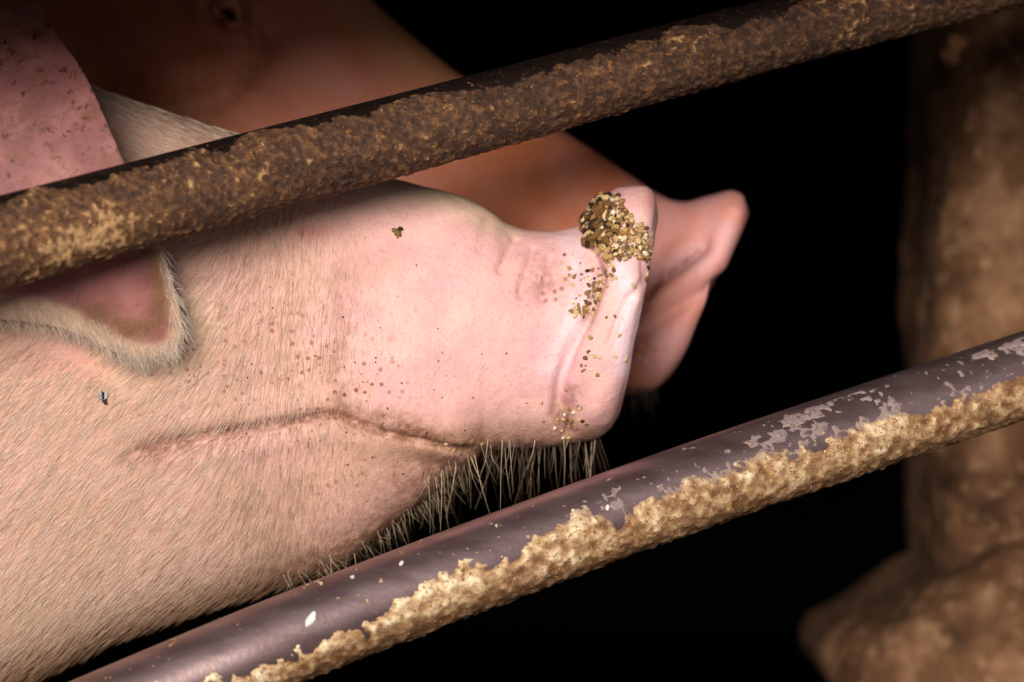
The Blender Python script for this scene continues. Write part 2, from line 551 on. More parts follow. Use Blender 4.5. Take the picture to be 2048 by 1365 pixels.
# nostrils in the disc
def nostrils(G, nh, w):
    C = G[nh].mean(0); fw = G[nh].mean(0) - G[nh + 6].mean(0); fw /= np.linalg.norm(fw)
    up = G[nh, 0] - G[nh, G.shape[1] // 2]; L = np.linalg.norm(up); up /= L
    for i in range(nh):
        q = G[i] - C
        a = q @ up / L; b = q[:, 1] / (w * S)
        dep = np.exp(-((np.abs(b) - 0.42)/0.2)**2 - ((a + 0.02)/0.13)**2)
        G[i] -= fw * (dep * 26 * S)[:, None]
    return G
G1 = nostrils(G1, nh1, 172)

pig1 = empty('pig', (-0.55, 0, 0), 'pale pink pig in front, head in sharp profile with mud-caked snout pressed along the rails', 'pig')
def faces_closed(G):
    V, F = close_tube(G)
    return V, F
V, F = faces_closed(G1)
body1 = mesh_obj('body', V, F, M_SKIN)
legs = []
for i, (lx, ly, rt, sh) in enumerate(((-0.55, -0.085, 0.075, 0.0), (-0.50, 0.085, 0.075, 0.0), (-1.30, -0.09, 0.10, -0.02), (-1.26, 0.09, 0.10, -0.02))):
    v, f = leg(lx, ly, 0.52, rt, 0.034, sh)
    legs.append(mesh_obj('leg_tmp', v, f))
def fix_normals(o):
    bm = bmesh.new(); bm.from_mesh(o.data); bmesh.ops.recalc_face_normals(bm, faces=bm.faces); bm.to_mesh(o.data); bm.free()
for o in [body1] + legs: fix_normals(o)
union(body1, legs)

def attrs1(P):
    px, py = plan(P)
    n1 = fbm(px/60, py/60, P[:, 1]*20, 21, 3)
    pink = sstep(560, 860, px + (n1 - 0.5)*260) * (1 - sstep(790, 900, py)) * 1.0
    pink = np.maximum(pink, 0.8*sstep(1130, 1230, px))
    pink = np.maximum(pink, 0.55 * gauss(px, py, 520, 900, 130, 50))
    pink = np.maximum(pink, 0.5 * gauss(px, py, 420, 560, 160, 100))
    cream = 0.9*np.exp(-(poly_dist(px, py, [(40, 590), (150, 622), (250, 690), (350, 700), (380, 640)])/52)**2)
    cream = np.maximum(cream, 0.75*np.exp(-(poly_dist(px, py, [(780, 370), (900, 390), (1000, 440)])/40)**2))
    cream = np.maximum(cream, 0.35*sstep(1010, 1230, py)*(1 - sstep(600, 850, px)))
    cream = np.maximum(cream, 0.1*(1 - sstep(250, 330, py))*sstep(180, 240, px)*(1 - sstep(500, 600, px)))
    dirt_shade = 0.95*np.exp(-(poly_dist(px, py, MOUTH)/13)**2)
    dirt_shade = np.maximum(dirt_shade, 0.62*gauss(px, py, 345, 890, 80, 34, -0.15))
    dirt_shade = np.maximum(dirt_shade, 0.95*gauss(px, py, 810, 858, 120, 30, 0.25))
    dirt_shade = np.maximum(dirt_shade, 0.6*gauss(px, py, 700, 810, 40, 50))
    dirt_shade = np.maximum(dirt_shade, 0.65*gauss(px, py, 850, 960, 130, 70, -0.6))
    dirt_shade = np.maximum(dirt_shade, 0.7*sstep(820, 895, py)*sstep(800, 900, px))
    dirt_shade = np.maximum(dirt_shade, 0.85*np.exp(-(poly_dist(px, py, [(-40, 1390), (180, 1312), (400, 1232), (700, 1122), (900, 990)])/66)**2))  # form shade of the lower jaw edge, painted as brown
    dirt_shade = np.maximum(dirt_shade, 0.6*np.exp(-(poly_dist(px, py, [(1150, 780), (1125, 840), (1150, 870)])/22)**2))
    dirt_shade = np.maximum(dirt_shade, 0.62*np.exp(-(poly_dist(px, py, [(1215, 520), (1200, 560), (1172, 640)])/13)**2))
    dirt_shade = np.maximum(dirt_shade, 0.5*gauss(px, py, 1090, 560, 50, 40))
    dirt_shade = np.maximum(dirt_shade, 0.30*np.exp(-(poly_dist(px, py, [(690, 560), (690, 640), (680, 760)])/34)**2))
    speck = 0.9*gauss(px, py, 560, 720, 190, 130) + 0.9*gauss(px, py, 720, 800, 90, 70) + 0.5*gauss(px, py, 330, 760, 130, 80)
    speck += 0.7*gauss(px, py, 1110, 580, 70, 70) + 0.6*gauss(px, py, 700, 970, 130, 60) + 0.25*gauss(px, py, 150, 1000, 250, 250)
    lilac = 0.8*np.exp(-(poly_dist(px, py, [(1240, 540), (1262, 600), (1246, 740)])/22)**2) + 0.6*np.exp(-(poly_dist(px, py, [(1140, 480), (1165, 560), (1150, 640), (1110, 740)])/28)**2)
    red = 0.55*gauss(px, py, 625, 462, 34, 14) + 0.5*gauss(px, py, 782, 678, 7) + 0.35*gauss(px, py, 110, 720, 90, 50)  # the last, widest spot paints the ear's shadow on the cheek
    red = red + 0.35*gauss(px, py, 1300, 395, 16, 22)
    return {k: np.clip(v, 0, 1) for k, v in dict(pink=pink, cream=cream, dirt_shade=dirt_shade, speck=speck, red=red, lilac=lilac).items()}
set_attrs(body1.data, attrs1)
body1.parent = pig1; body1.matrix_parent_inverse = pig1.matrix_world.inverted()

# look-up of the visible side of the near pig
side = slice(0, NV1 // 2 + 1)
GN1 = grid_normals(G1)
nearP = G1[nh1:, :][:, side].reshape(-1, 3); nearN = GN1[nh1:, :][:, side].reshape(-1, 3)
if nearP[:, 1].mean() > 0:
    s2 = slice(NV1 // 2, NV1)
    nearP = G1[nh1:, :][:, s2].reshape(-1, 3); nearN = GN1[nh1:, :][:, s2].reshape(-1, 3)
npx, npy = plan(nearP)
sel = (npx > -450) & (nearP[:, 0] < 1)
nearP, nearN, npx, npy = nearP[sel], nearN[sel], npx[sel], npy[sel]
def on_skin(px, py):
    i = np.argmin((npx - px)**2 + (npy - py)**2)
    return nearP[i], nearN[i]

# ---- ears: closed lofts of thin leaf sections
def ear(name, L, R, Y, thick, mat, parent, dome=0.012, clear=False, attr_fn=None, n_s=90, n=64):
    L = np.array(L, float); R = np.array(R, float); Y = np.array(Y, float)
    t = np.linspace(0, 1, len(L)); q = np.linspace(0, 1, n_s)
    Lq = np.stack([pchip(t, L[:, k], q) for k in (0, 1)], 1); Rq = np.stack([pchip(t, R[:, k], q) for k in (0, 1)], 1)
    Yq = pchip(t, Y, q)
    ph = np.linspace(0, 2*np.pi, n, endpoint=False)
    u = (1 - np.cos(ph)) / 2
    th = np.sin(ph)
    G = []
    for l, r, y in zip(Lq, Rq, Yq):
        w = np.hypot(*(r - l))
        tt = min(thick, w * S * 0.35)
        pts = l + (r - l) * u[:, None]
        tip = np.clip(1.35 - 2.2*np.hypot(*(l - L[0]))/np.hypot(*(L[-1] - L[0])), -0.55, 1) if clear else 1.0
        yy = y + dome * (2*u - 1)**2 * min(1, w/250) * tip - np.sign(th) * tt * np.abs(th)**0.6 * 0.5 - 0.002*np.sin(u*9 + l[0]/60)
        d = K * (DIST + yy)
        G.append(np.stack([(pts[:, 0] - 1024)*d, yy, CAM_Z + (682.5 - pts[:, 1])*d], 1))
    G = np.array(G)
    if clear:
        px, py = plan(G)
        for i in range(G.shape[0]):
            for j in range(G.shape[1]):
                k = np.argmin((npx - px[i, j])**2 + (npy - py[i, j])**2)
                if (npx[k] - px[i, j])**2 + (npy[k] - py[i, j])**2 < 900:
                    lim = nearP[k, 1] - 0.0012 + (0.0 if np.sin(ph[j]) <= 0 else -thick)
                    G[i, j, 1] = min(G[i, j, 1], lim)
    V, F = close_tube(G)
    at_ = attr_fn(V) if attr_fn else dict(speck=np.zeros(len(V)), dirt_shade=np.zeros(len(V)), pale=np.zeros(len(V)))
    o = mesh_obj(name, V, F, mat, parent, attrs=at_)
    fix_normals(o)
    return o

def ear_attr(P):
    px, py = plan(P)
    dirt_shade = np.exp(-(poly_dist(px, py, [(316, 520), (324, 590), (310, 650), (256, 662), (190, 626)])/24)**2)
    pale = 0.95*np.exp(-(poly_dist(px, py, [(332, 480), (356, 570), (372, 650), (352, 706), (290, 716), (225, 692), (155, 652), (80, 622), (0, 618), (-60, 600)])/27)**4)
    edge = np.exp(-(poly_dist(px, py, [(88, 30), (165, 140), (205, 220), (225, 300)])/16)**2)
    return dict(speck=np.where(py < 480, 1.0, 0.35), dirt_shade=dirt_shade, pale=pale, edge=edge)
EL = [(-330, 120), (-270, 330), (-200, 500), (-110, 600), (0, 640), (80, 648), (155, 668), (225, 702), (290, 724)]
ER = [(10, -170), (88, 30), (165, 140), (222, 262), (268, 370), (316, 478), (346, 570), (364, 650), (352, 704)]
EY = [-0.075, -0.100, -0.112, -0.117, -0.117, -0.113, -0.107, -0.102, -0.099]
e1 = ear('ear', EL, ER, EY, 0.006, M_EAR, pig1, clear=True, attr_fn=ear_attr)
ear_co = np.empty(len(e1.data.vertices)*3, np.float32); e1.data.vertices.foreach_get('co', ear_co); ear_co = ear_co.reshape(-1, 3).astype(float)
ear_no = np.array([v.normal[:] for v in e1.data.vertices])
e2 = ear('ear', EL, [(x - 25, y + 20) for x, y in ER], [-y for y in EY], 0.006, M_EAR, pig1, dome=-0.012)

# ---- hair of the near pig
def strands(name, roots, dirs, lens, width, tints, mat, parent, sag=0.0, curl=None, label=None):
    n = len(roots)
    d = dirs / np.linalg.norm(dirs, axis=1, keepdims=True)
    ref = np.where(np.abs(d[:, 2:3]) > 0.9, np.array([[1.0, 0, 0]]), np.array([[0, 0, 1.0]]))
    a = np.cross(d, ref); a /= np.linalg.norm(a, axis=1, keepdims=True)
    b = np.cross(d, a)
    rings = []
    bend = curl if curl is not None else np.zeros((n, 3))
    steps = (0, 0.5, 1.0)
    for t in steps:
        c = roots + d * (lens * t)[:, None] + bend * (t*t) + np.array([0, 0, -1.0]) * (sag * t*t * lens)[:, None]
        r = np.broadcast_to(np.asarray(width, float), (n,))[:, None] * (1 - 0.75*t)
        rings.append(np.stack([c + r*(a*math.cos(k) + b*math.sin(k)) for k in (0.0, 2.094, 4.189)], 1))
    V = np.stack(rings, 1).reshape(n, 9, 3)
    base = np.arange(n)[:, None] * 9
    q = []
    for i in (0, 1):
        for k in range(3):
            q.append(np.concatenate([base + i*3 + k, base + i*3 + (k+1) % 3, base + (i+1)*3 + (k+1) % 3, base + (i+1)*3 + k], 1))
    F = np.stack(q, 1).reshape(-1, 4)
    tri = np.concatenate([base + 6, base + 7, base + 8], 1)
    o = mesh_obj(name, V.reshape(-1, 3), [F, tri], mat, parent, attrs=dict(tint=np.repeat(tints, 9, 0)))
    o['kind'] = 'stuff'
    if label: o['label'] = label
    return o

# areas per sample (points are dense and uneven): pick by random plan position instead
def scatter(n, x0, x1, y0, y1, dens):
    xs = rng.uniform(x0, x1, n); ys = rng.uniform(y0, y1, n)
    keep = rng.uniform(size=n) < dens(xs, ys)
    xs, ys = xs[keep], ys[keep]
    # bucketed nearest look-up
    cell = 12
    key = (np.floor(npx/cell).astype(int)) * 100000 + np.floor(npy/cell).astype(int) + 50000
    order = np.argsort(key, kind='stable'); ks = key[order]
    q = (np.floor(xs/cell).astype(int)) * 100000 + np.floor(ys/cell).astype(int) + 50000
    lo = np.searchsorted(ks, q, 'left'); hi = np.searchsorted(ks, q, 'right')
    ok = hi > lo
    idx = order[lo[ok] + (rng.uniform(size=ok.sum()) * (hi - lo)[ok]).astype(int)]
    return idx

def flow(px, py):
    a = sstep(350, 620, px)
    dx = -0.78*(1 - a) - 0.10*a; dz = -0.62*(1 - a) - 1.0*a
    brow = (1 - sstep(300, 420, py))
    dx = dx*(1 - brow) - 0.93*brow; dz = dz*(1 - brow) + 0.34*brow
    nose = sstep(760, 1000, px)
    dx = dx*(1 - nose) - 0.6*nose; dz = dz*(1 - nose) - 0.7*nose
    return np.stack([dx, np.zeros_like(dx), dz], 1)

def fur_density(x, y):
    d = 1.0 - 0.80*sstep(520, 800, x)
    d *= (1 - sstep(1080, 1140, x)) * (0.05 + 0.95*sstep(-430, -90, x))
    return np.clip(d, 0.0, 1)
idx = scatter(86000, -440, 1140, 60, 1480, fur_density)
P_, N_ = nearP[idx], nearN[idx]
px_, py_ = npx[idx], npy[idx]
fl = flow(px_, py_) + rng.normal(0, 0.16, (len(idx), 3))
fl -= N_ * np.sum(fl*N_, 1, keepdims=True)
fl /= np.linalg.norm(fl, axis=1, keepdims=True) + 1e-9
ln = (0.011 - 0.007*sstep(450, 850, px_)) * rng.uniform(0.6, 1.25, len(idx))
br = rng.uniform(0, 1, (len(idx), 1))
tint = np.array([[0.84, 0.68, 0.55]])*br + np.array([[0.66, 0.42, 0.31]])*(1 - br)
dh = attrs1(P_)['dirt_shade'][:, None]  # hair browned by dirt and by the painted jaw-edge shade
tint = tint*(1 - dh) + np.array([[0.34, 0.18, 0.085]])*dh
tint = np.where(rng.uniform(size=(len(idx), 1)) < 0.05, np.array([[0.25, 0.10, 0.05]]), tint)
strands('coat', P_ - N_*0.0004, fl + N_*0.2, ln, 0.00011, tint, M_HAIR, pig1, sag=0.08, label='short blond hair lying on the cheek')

# short pale fuzz on the hairy margin of the ear
epx, epy = plan(ear_co)
ok = np.where((ear_attr(ear_co)['pale'] > 0.35) & (ear_no[:, 1] < 0.3))[0]
ei = rng.choice(ok, 1500)
fz = np.stack([rng.normal(0.35, 0.3, 1500), rng.normal(-0.1, 0.1, 1500), rng.normal(-0.75, 0.25, 1500)], 1) + ear_no[ei]*0.2
strands('ear_fuzz', ear_co[ei] + rng.normal(0, 0.0012, (1500, 3))*np.array([1, 0, 1]), fz, rng.uniform(0.004, 0.010, 1500), 0.00011,
        np.array([[0.82, 0.66, 0.54]])*rng.uniform(0.6, 1, (1500, 1)), M_HAIR, pig1, sag=0.1)
# whiskers on the lip and chin
wi = []
for _ in range(170):
    x = random.uniform(850, 1205)
    y = (900 if x > 955 else 960 - (x - 850)*0.45) - random.uniform(-4, 22)
    wi.append(int(np.argmin((npx - x)**2 + (npy - y)**2)))
for _ in range(420):
    x = random.uniform(560, 945)
    y = np.interp(x, [560, 690, 795, 858, 905, 945], [1172, 1124, 1062, 1020, 983, 935]) - random.uniform(-2, 30)
    wi.append(int(np.argmin((npx - x)**2 + (npy - y)**2)))
wi = np.array(wi); nW = len(wi)
P_, N_ = nearP[wi], nearN[wi]
far = rng.uniform(size=nW) < 0.45                       # some grow on the far side of the lip
P_ = np.where(far[:, None], P_*np.array([1, -1, 1]), P_); N_ = np.where(far[:, None], N_*np.array([1, -1, 1]), N_)
big_ = np.arange(nW) < 170
dw = np.stack([rng.normal(-0.02, 0.22, nW), rng.normal(0, 0.10, nW), np.full(nW, -1.0)], 1) + N_*0.25
dw[~big_] += np.array([0.35, 0, 0.35]) + rng.normal(0, 0.3, ((~big_).sum(), 3))
lw = np.where(big_, rng.uniform(0.008, 0.036, nW), rng.uniform(0.004, 0.014, nW))
tw = np.where((rng.uniform(size=nW) < 0.33)[:, None], np.array([[0.80, 0.60, 0.40]]), np.array([[0.10, 0.055, 0.028]])) * rng.uniform(0.7, 1.1, (nW, 1))
strands('whiskers', P_ - N_*0.0006, dw, lw, np.where(big_, rng.uniform(0.00012, 0.00030, nW), 0.00014), tw, M_HAIR, pig1, sag=0.1,
        curl=rng.normal(0, 0.003, (nW, 3)), label='long pale whiskers hanging from the lip and chin')

# ---- mud on the disc: a clump of grains and straw bits
def grain_set(name, pts, nrm, sizes, tints, mat, parent, label=None, flat=0.7):
    bm = bmesh.new(); bmesh.ops.create_icosphere(bm, subdivisions=1, radius=1.0)
    bv = np.array([v.co[:] for v in bm.verts]); bf = np.array([[v.index for v in f.verts] for f in bm.faces]); bm.free()
    VV, FF, TT = [], [], []
    for i, (p, n, s, c) in enumerate(zip(pts, nrm, sizes, tints)):
        v = bv * (1 + rng.normal(0, 0.18, (len(bv), 1)))
        ax = rng.normal(size=3); ax /= np.linalg.norm(ax)
        b1 = np.cross(n, ax); b1 /= np.linalg.norm(b1) + 1e-9; b2 = np.cross(n, b1)
        asp = rng.uniform(0.7, 1.5)
        v = (v[:, :1]*b1*asp + v[:, 1:2]*b2/asp + v[:, 2:3]*n*flat) * s + p
        VV.append(v); FF.append(bf + i*len(bv)); TT.append(np.repeat(np.array(c)[None], len(bv), 0))
    o = mesh_obj(name, np.concatenate(VV), np.concatenate(FF), mat, parent, smooth=False, attrs=dict(tint=np.concatenate(TT)))
    o['kind'] = 'stuff'
    if label: o['label'] = label
    return o

MUD_TINTS = [srgb(186, 150, 96)[:3], srgb(212, 184, 134)[:3], srgb(120, 84, 48)[:3], srgb(56, 38, 26)[:3], srgb(236, 220, 186)[:3], srgb(160, 120, 70)[:3], srgb(140, 112, 84)[:3]]
pts, nrm, siz, tin = [], [], [], []
def add_grain(x, y, s, lift=0.3, dark=0.0):
    p, n = on_skin(x, y)
    pts.append(p + n*s*lift); nrm.append(n); siz.append(s)
    w = [3, 3, 2 + 6*dark, 1 + 8*dark, 1.6*(1 - dark), 3, 2]
    tin.append(random.choices(MUD_TINTS, w)[0])
clump_poly = [(1180, 385), (1240, 392), (1262, 440), (1292, 455), (1292, 518), (1215, 520), (1160, 452)]
def inside(x, y, poly):
    c = False; j = len(poly) - 1
    for i in range(len(poly)):
        (xi, yi), (xj, yj) = poly[i], poly[j]
        if (yi > y) != (yj > y) and x < (xj - xi)*(y - yi)/(yj - yi) + xi: c = not c
        j = i
    return c
cnt = 0
while cnt < 640:
    x, y = random.uniform(1155, 1298), random.uniform(380, 528)
    if inside(x, y, clump_poly):
        left = max(0.0, min(1.0, (1240 - x)/50.0))
        add_grain(x, y, random.uniform(0.0007, 0.0018) * (1.25 if left > .4 else 1), random.uniform(0.2, 1.6), left*0.9)
        cnt += 1
for _ in range(26):
    add_grain(random.uniform(1160, 1218), random.uniform(392, 500), random.uniform(0.0026, 0.0042), random.uniform(0.2, 0.9), 1.4)
    tin[-1] = random.choice(MUD_TINTS[2:4])
mud1 = grain_set('mud_clump', pts, nrm, siz, tin, M_CLOD, pig1, 'lump of dried mud and straw stuck on the upper rim of the snout')
pts, nrm, siz, tin = [], [], [], []
for line, k, spread in (([(1215, 520), (1200, 560), (1180, 610), (1160, 645)], 90, 11), ([(1118, 800), (1140, 840), (1128, 862)], 44, 16),
                        ([(1180, 700), (1182, 748)], 14, 14), ([(1146, 610), (1160, 622)], 16, 9), ([(1305, 470), (1298, 560)], 18, 5),
                        ([(1230, 690), (1240, 560)], 10, 26), ([(1140, 520), (1155, 560)], 12, 10), ([(860, 880), (960, 900)], 14, 10)):
    for _ in range(k):
        f = random.random()*(len(line) - 1); i = int(f); f -= i
        x = line[i][0]*(1-f) + line[i+1][0]*f + random.gauss(0, spread); y = line[i][1]*(1-f) + line[i+1][1]*f + random.gauss(0, spread)
        add_grain(x, y, random.uniform(0.0005, 0.0014), random.uniform(0.1, 0.5))
for _ in range(150):
    add_grain(random.gauss(600, 180), random.gauss(760, 120), random.uniform(0.00025, 0.0006), 0.2, 0.9)
grain_set('mud_crumbs', pts, nrm, siz, tin, M_CLOD, pig1, 'crumbs of tan mud along the snout groove')
# straw bits in the clump
si = [(1178, 392, 60, 0.35), (1190, 415, 55, 0.7), (1182, 388, 40, 1.2), (1205, 440, 46, 0.5), (1170, 452, 40, -0.4)]
for (x, y, l, a) in si:
    p, n = on_skin(x, y)
    d_ = np.array([math.cos(a), -0.15, -math.sin(a)]); d_ /= np.linalg.norm(d_)
    b_ = np.cross(d_, [0, 1, 0])
    ph = np.linspace(0, 2*np.pi, 8, endpoint=False)
    G = np.array([p + n*0.003 + d_*(l*S*t) + np.outer(np.cos(ph)*0.0011, b_) + np.outer(np.sin(ph)*0.0008, np.cross(d_, b_)) + b_*0.002*math.sin(t*3) for t in np.linspace(0, 1, 6)])
    V, F = close_tube(G)
    mesh_obj('straw_bit', V, F, M_CLOD, mud1, attrs=dict(tint=np.repeat(np.array([srgb(214, 190, 140)[:3]]), len(V), 0)))
# one clod on the bridge of the nose
p, n = on_skin(795, 467)
ks = [(p + n*0.0008 + np.array([dx, 0, dz])*0.001, s, c) for dx, dz, s, c in ((0, 0, .0026, (0.20, .12, .04)), (1.6, 1.6, .0017, (0.03, .02, .015)), (-1.8, 1.0, .0014, (.25, .15, .06)), (.6, -1.8, .0016, (.28, .19, .07)))]
o = grain_set('mud_clod', [k[0] for k in ks], [n]*4, [k[1] for k in ks], [k[2] for k in ks], M_CLOD, pig1, 'small dark clod stuck on the side of the nose bridge')
del o['kind']

# ---- the far pig, turned a little away
pig2_stations = [
    (1492, 420, 1328, 762, 128, .5, 2.2),
    (1486, 392, 1312, 778, 142, .5, 2.2),
    (1462, 382, 1285, 788, 148, .5, 2.2),
    (1420, 392, 1240, 793, 146, .5, 2.2),
    (1370, 404, 1195, 796, 138, .5, 2.2),
    (1320, 390, 1150, 800, 140, .5, 2.2),
    (1270, 358, 1105, 804, 148, .5, 2.2),
    (1140, 272, 1010, 815, 158, .5, 2.2),
    (1030, 212, 930, 850, 168, .5, 2.2),
    (920, 150, 850, 900, 186, .5, 2.2),
    (800, 52, 740, 985, 220, .5, 2.2),
    (690, -45, 620, 1050, 262, .48, 2.2),
    (560, -140, 470, 1110, 305, .46, 2.2),
    (380, -225, 290, 1170, 345, .45, 2.2),
    (100, -300, 60, 1270, 390, .5, 2.2),
    (-250, -330, -280, 1400, 450, .52, 2.2),
    (-800, -330, -800, 1530, 540, .55, 2.2),
    (-1700, -330, -1700, 1580, 600, .55, 2.3),
    (-2600, -300, -2600, 1580, 600, .55, 2.3),
    (-3300, -220, -3300, 1480, 560, .52, 2.3),
    (-3800, -60, -3750, 1330, 470, .48, 2.2),
]
x_nose = 1420
NV2 = 220
G2, nh2 = loft(pig2_stations, NV2, 6.0, 0.32, 0.155, 150, ((0.97, 3), (0.9, 4), (0.75, 2), (0.55, 0), (0.32, 0), (0.1, 0), (0.01, 0)))
def sculpt2(G):
    N = grid_normals(G); px, py = plan(G); d = np.zeros(px.shape)
    d -= 17 * np.exp(-(poly_dist(px, py, [(1405, 492), (1360, 530), (1290, 580), (1240, 610)])/17)**2)
    d += 13 * np.exp(-(poly_dist(px, py, [(1470, 430), (1430, 520), (1360, 565), (1290, 615)])/24)**2)
    d -= 11 * np.exp(-(poly_dist(px, py, [(1440, 565), (1370, 605), (1290, 660)])/15)**2)
    d += 8 * gauss(px, py, 1340, 690, 60, 60)
    d -= 8 * np.exp(-(poly_dist(px, py, [(1330, 420), (1330, 470), (1290, 560)])/20)**2)
    # eye socket, cheek, folds
    d -= 26 * gauss(px, py, 452, 28, 34, 24, 0.5)
    d += 13 * np.exp(-(poly_dist(px, py, [(395, -5), (450, -14), (500, 20)])/18)**2)
    d += 12 * np.exp(-(poly_dist(px, py, [(400, 40), (440, 66), (480, 66)])/15)**2)
    d -= 12 * np.exp(-(poly_dist(px, py, [(480, 36), (510, 66), (538, 100)])/12)**2)
    d += 34 * gauss(px, py, 330, 110, 120, 80, 0.3)
    d -= 22 * np.exp(-(poly_dist(px, py, [(210, 190), (320, 215), (430, 200), (500, 140), (535, 100)])/30)**2)
    d -= 10 * gauss(px, py, 560, 140, 60, 90)
    d += 10 * gauss(px, py, 650, 90, 60, 120, -0.6)
    d += 5.0 * (fbm(px/80, py/80, G[..., 1]*40, 5, 3) - 0.5) * sstep(-300, 100, px)
    d[:5] = 0
    return G + N * (d * S)[..., None]
G2 = nostrils(sculpt2(G2), nh2, 128)
pig2 = empty('pig', (-0.45, 0.42, 0), 'tan shaded pig behind, slightly blurred, with only one small eye and its muzzle showing', 'pig')
V, F = close_tube(G2)
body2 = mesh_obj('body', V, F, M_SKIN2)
legs = []
def yc2(xw): return 0.155 + max(0, (0.107 - xw)) * 0.32
for lx, s_, rt in ((-0.52, -1, 0.075), (-0.47, 1, 0.075), (-1.2, -1, 0.095), (-1.15, 1, 0.095)):
    v, f = leg(lx, yc2(lx)*1.02 + s_*0.085, 0.55, rt, 0.034, 0)
    legs.append(mesh_obj('leg_tmp', v, f))
for o in [body2] + legs: fix_normals(o)
union(body2, legs)
def attrs2(P):
    px, py = plan(P); z = np.zeros(len(P))
    pink = sstep(1200, 1330, px)*0.95 + 0.25*gauss(px, py, 700, 150, 200, 120)
    dirt_shade = 0.5*gauss(px, py, 330, 200, 200, 60) + 0.45*gauss(px, py, 420, 0, 90, 50) + 0.5*np.exp(-(poly_dist(px, py, [(490, 40), (530, 100), (490, 160)])/18)**2)  # brown below the cheek, above the eye and along its corner crease
    dirt_shade = dirt_shade + 0.9*np.exp(-(poly_dist(px, py, [(1395, 500), (1320, 560), (1290, 620)])/10)**2) + 0.7*gauss(px, py, 1290, 700, 26, 40)  # brown along the snout groove and next to the near snout
    cream = 0.5*np.exp(-(poly_dist(px, py, [(690, 0), (800, 90), (900, 160)])/50)**2)
    return {k: np.clip(v, 0, 1) for k, v in dict(pink=pink, cream=cream, dirt_shade=dirt_shade, speck=0.5*gauss(px, py, 330, 60, 200, 140), red=z).items()}
set_attrs(body2.data, attrs2)
body2.parent = pig2; body2.matrix_parent_inverse = pig2.matrix_world.inverted()
g2x, g2y = plan(G2)
def on_pig2(px, py):
    m = (g2x - px)**2 + (g2y - py)**2 + np.where(grid_normals(G2)[..., 1] > 0, 1e9, 0)
    i = np.unravel_index(np.argmin(m), m.shape)
    return G2[i], grid_normals(G2)[i]
p, n = on_pig2(456, 27)
def ball(name, c, r, mat, parent, scale=(1, 1, 1), seg=24):
    th = np.linspace(0.02, np.pi - 0.02, seg//2 + 1); ph = np.linspace(0, 2*np.pi, seg, endpoint=False)
    G = np.array([np.stack([np.sin(t)*np.cos(ph)*scale[0], np.sin(t)*np.sin(ph)*scale[1], np.full(seg, np.cos(t))*scale[2]], 1)*r + c for t in th])
    V, F = close_tube(G)
    o = mesh_obj(name, V, F, mat, parent); fix_normals(o)
    return o
ball('eye', p - n*0.004, 0.0085, M_EYE, pig2)['label'] = 'small dark eye under the rail'
# upper and lower lids
def lid(pts, r):
    P3 = []
    for (x, y) in pts:
        q, m = on_pig2(x, y); P3.append(q + m*0.0015)
    P3 = np.array(P3); t = np.linspace(0, 1, len(P3)); tq = np.linspace(0, 1, 20)
    Cc = np.stack([pchip(t, P3[:, k], tq) for k in range(3)], 1)
    ph = np.linspace(0, 2*np.pi, 10, endpoint=False)
    G = []
    for i, c in enumerate(Cc):
        tg = Cc[min(i+1, 19)] - Cc[max(i-1, 0)]; tg /= np.linalg.norm(tg)
        a = np.cross(tg, [0, 1, 0]); a /= np.linalg.norm(a); b = np.cross(tg, a)
        rr = r * (0.25 + 0.75*math.sin(math.pi*(i + .5)/20))
        G.append(c + rr*(np.outer(np.cos(ph), a) + np.outer(np.sin(ph), b)))
    V, F = close_tube(np.array(G))
    z = np.zeros(len(V))
    o = mesh_obj('eyelid', V, F, M_SKIN2, pig2, attrs=dict(pink=z + .3, cream=z, dirt_shade=z + .5, speck=z, red=z)); fix_normals(o)
lid([(416, 14), (440, 4), (466, 12), (484, 40)], 0.0042)
lid([(420, 20), (436, 42), (462, 54), (486, 44)], 0.0036)
# ears of the far pig, laid back above the frame
for sgn in (-1, 1):
    yb = 0.155 + 0.32*0.33
    ear('ear', [(40, -230), (10, -330), (-30, -430), (-120, -480)], [(240, -250), (230, -370), (140, -470), (-90, -500)],
        [yb + sgn*0.055, yb + sgn*0.075, yb + sgn*0.095, yb + sgn*0.10], 0.006, M_EAR, pig2, dome=0.01, n_s=30, n=32)
# dark bristles under its muzzle
rt, dr = [], []
for _ in range(46):
    q, m = on_pig2(random.uniform(1235, 1310), random.uniform(770, 800)); rt.append(q); dr.append(m*0.3 + np.array([random.gauss(.1, .2), random.gauss(0, .15), -1]))
rt = np.array(rt); dr = np.array(dr)
strands('whiskers', rt, dr, rng.uniform(0.006, 0.02, len(rt)), 0.00025, np.tile([0.03, 0.015, 0.008], (len(rt), 1)), M_HAIR, pig2)

# ---- a fly on the cheek of the near pig
p, n = on_skin(204, 792)
fly = empty('fly', tuple(p), 'tiny black fly sitting on the cheek of the front pig', 'fly')
c = p + n*0.0012
ball('abdomen', c + np.array([-0.0008, 0, 0.0006]), 0.0017, M_FLY, fly, (1, 0.8, 1.3), 14)
ball('thorax', c + np.array([0.0006, 0, -0.0018]), 0.0013, M_FLY, fly, (1, .9, 1), 14)
ball('head', c + np.array([0.0012, 0, -0.0034]), 0.0009, M_FLY, fly, (1.2, .9, .8), 12)
for sx in (-1, 1):
    a = [(0, 0), (0.8, 0.5), (1.1, 1.6), (0.7, 2.7), (0.2, 2.5), (-0.1, 1.2)]
    G = np.array([[c + np.array([sx*0.0006 + sx*x*0.0016 + 0.0002, -0.0012 - yy, -0.0016 + z*0.0017]) for x, z in a] for yy in (0, 0.00008)])
    V, F = close_tube(G); o = mesh_obj('wing', V, F, M_WING, fly, smooth=False); fix_normals(o)

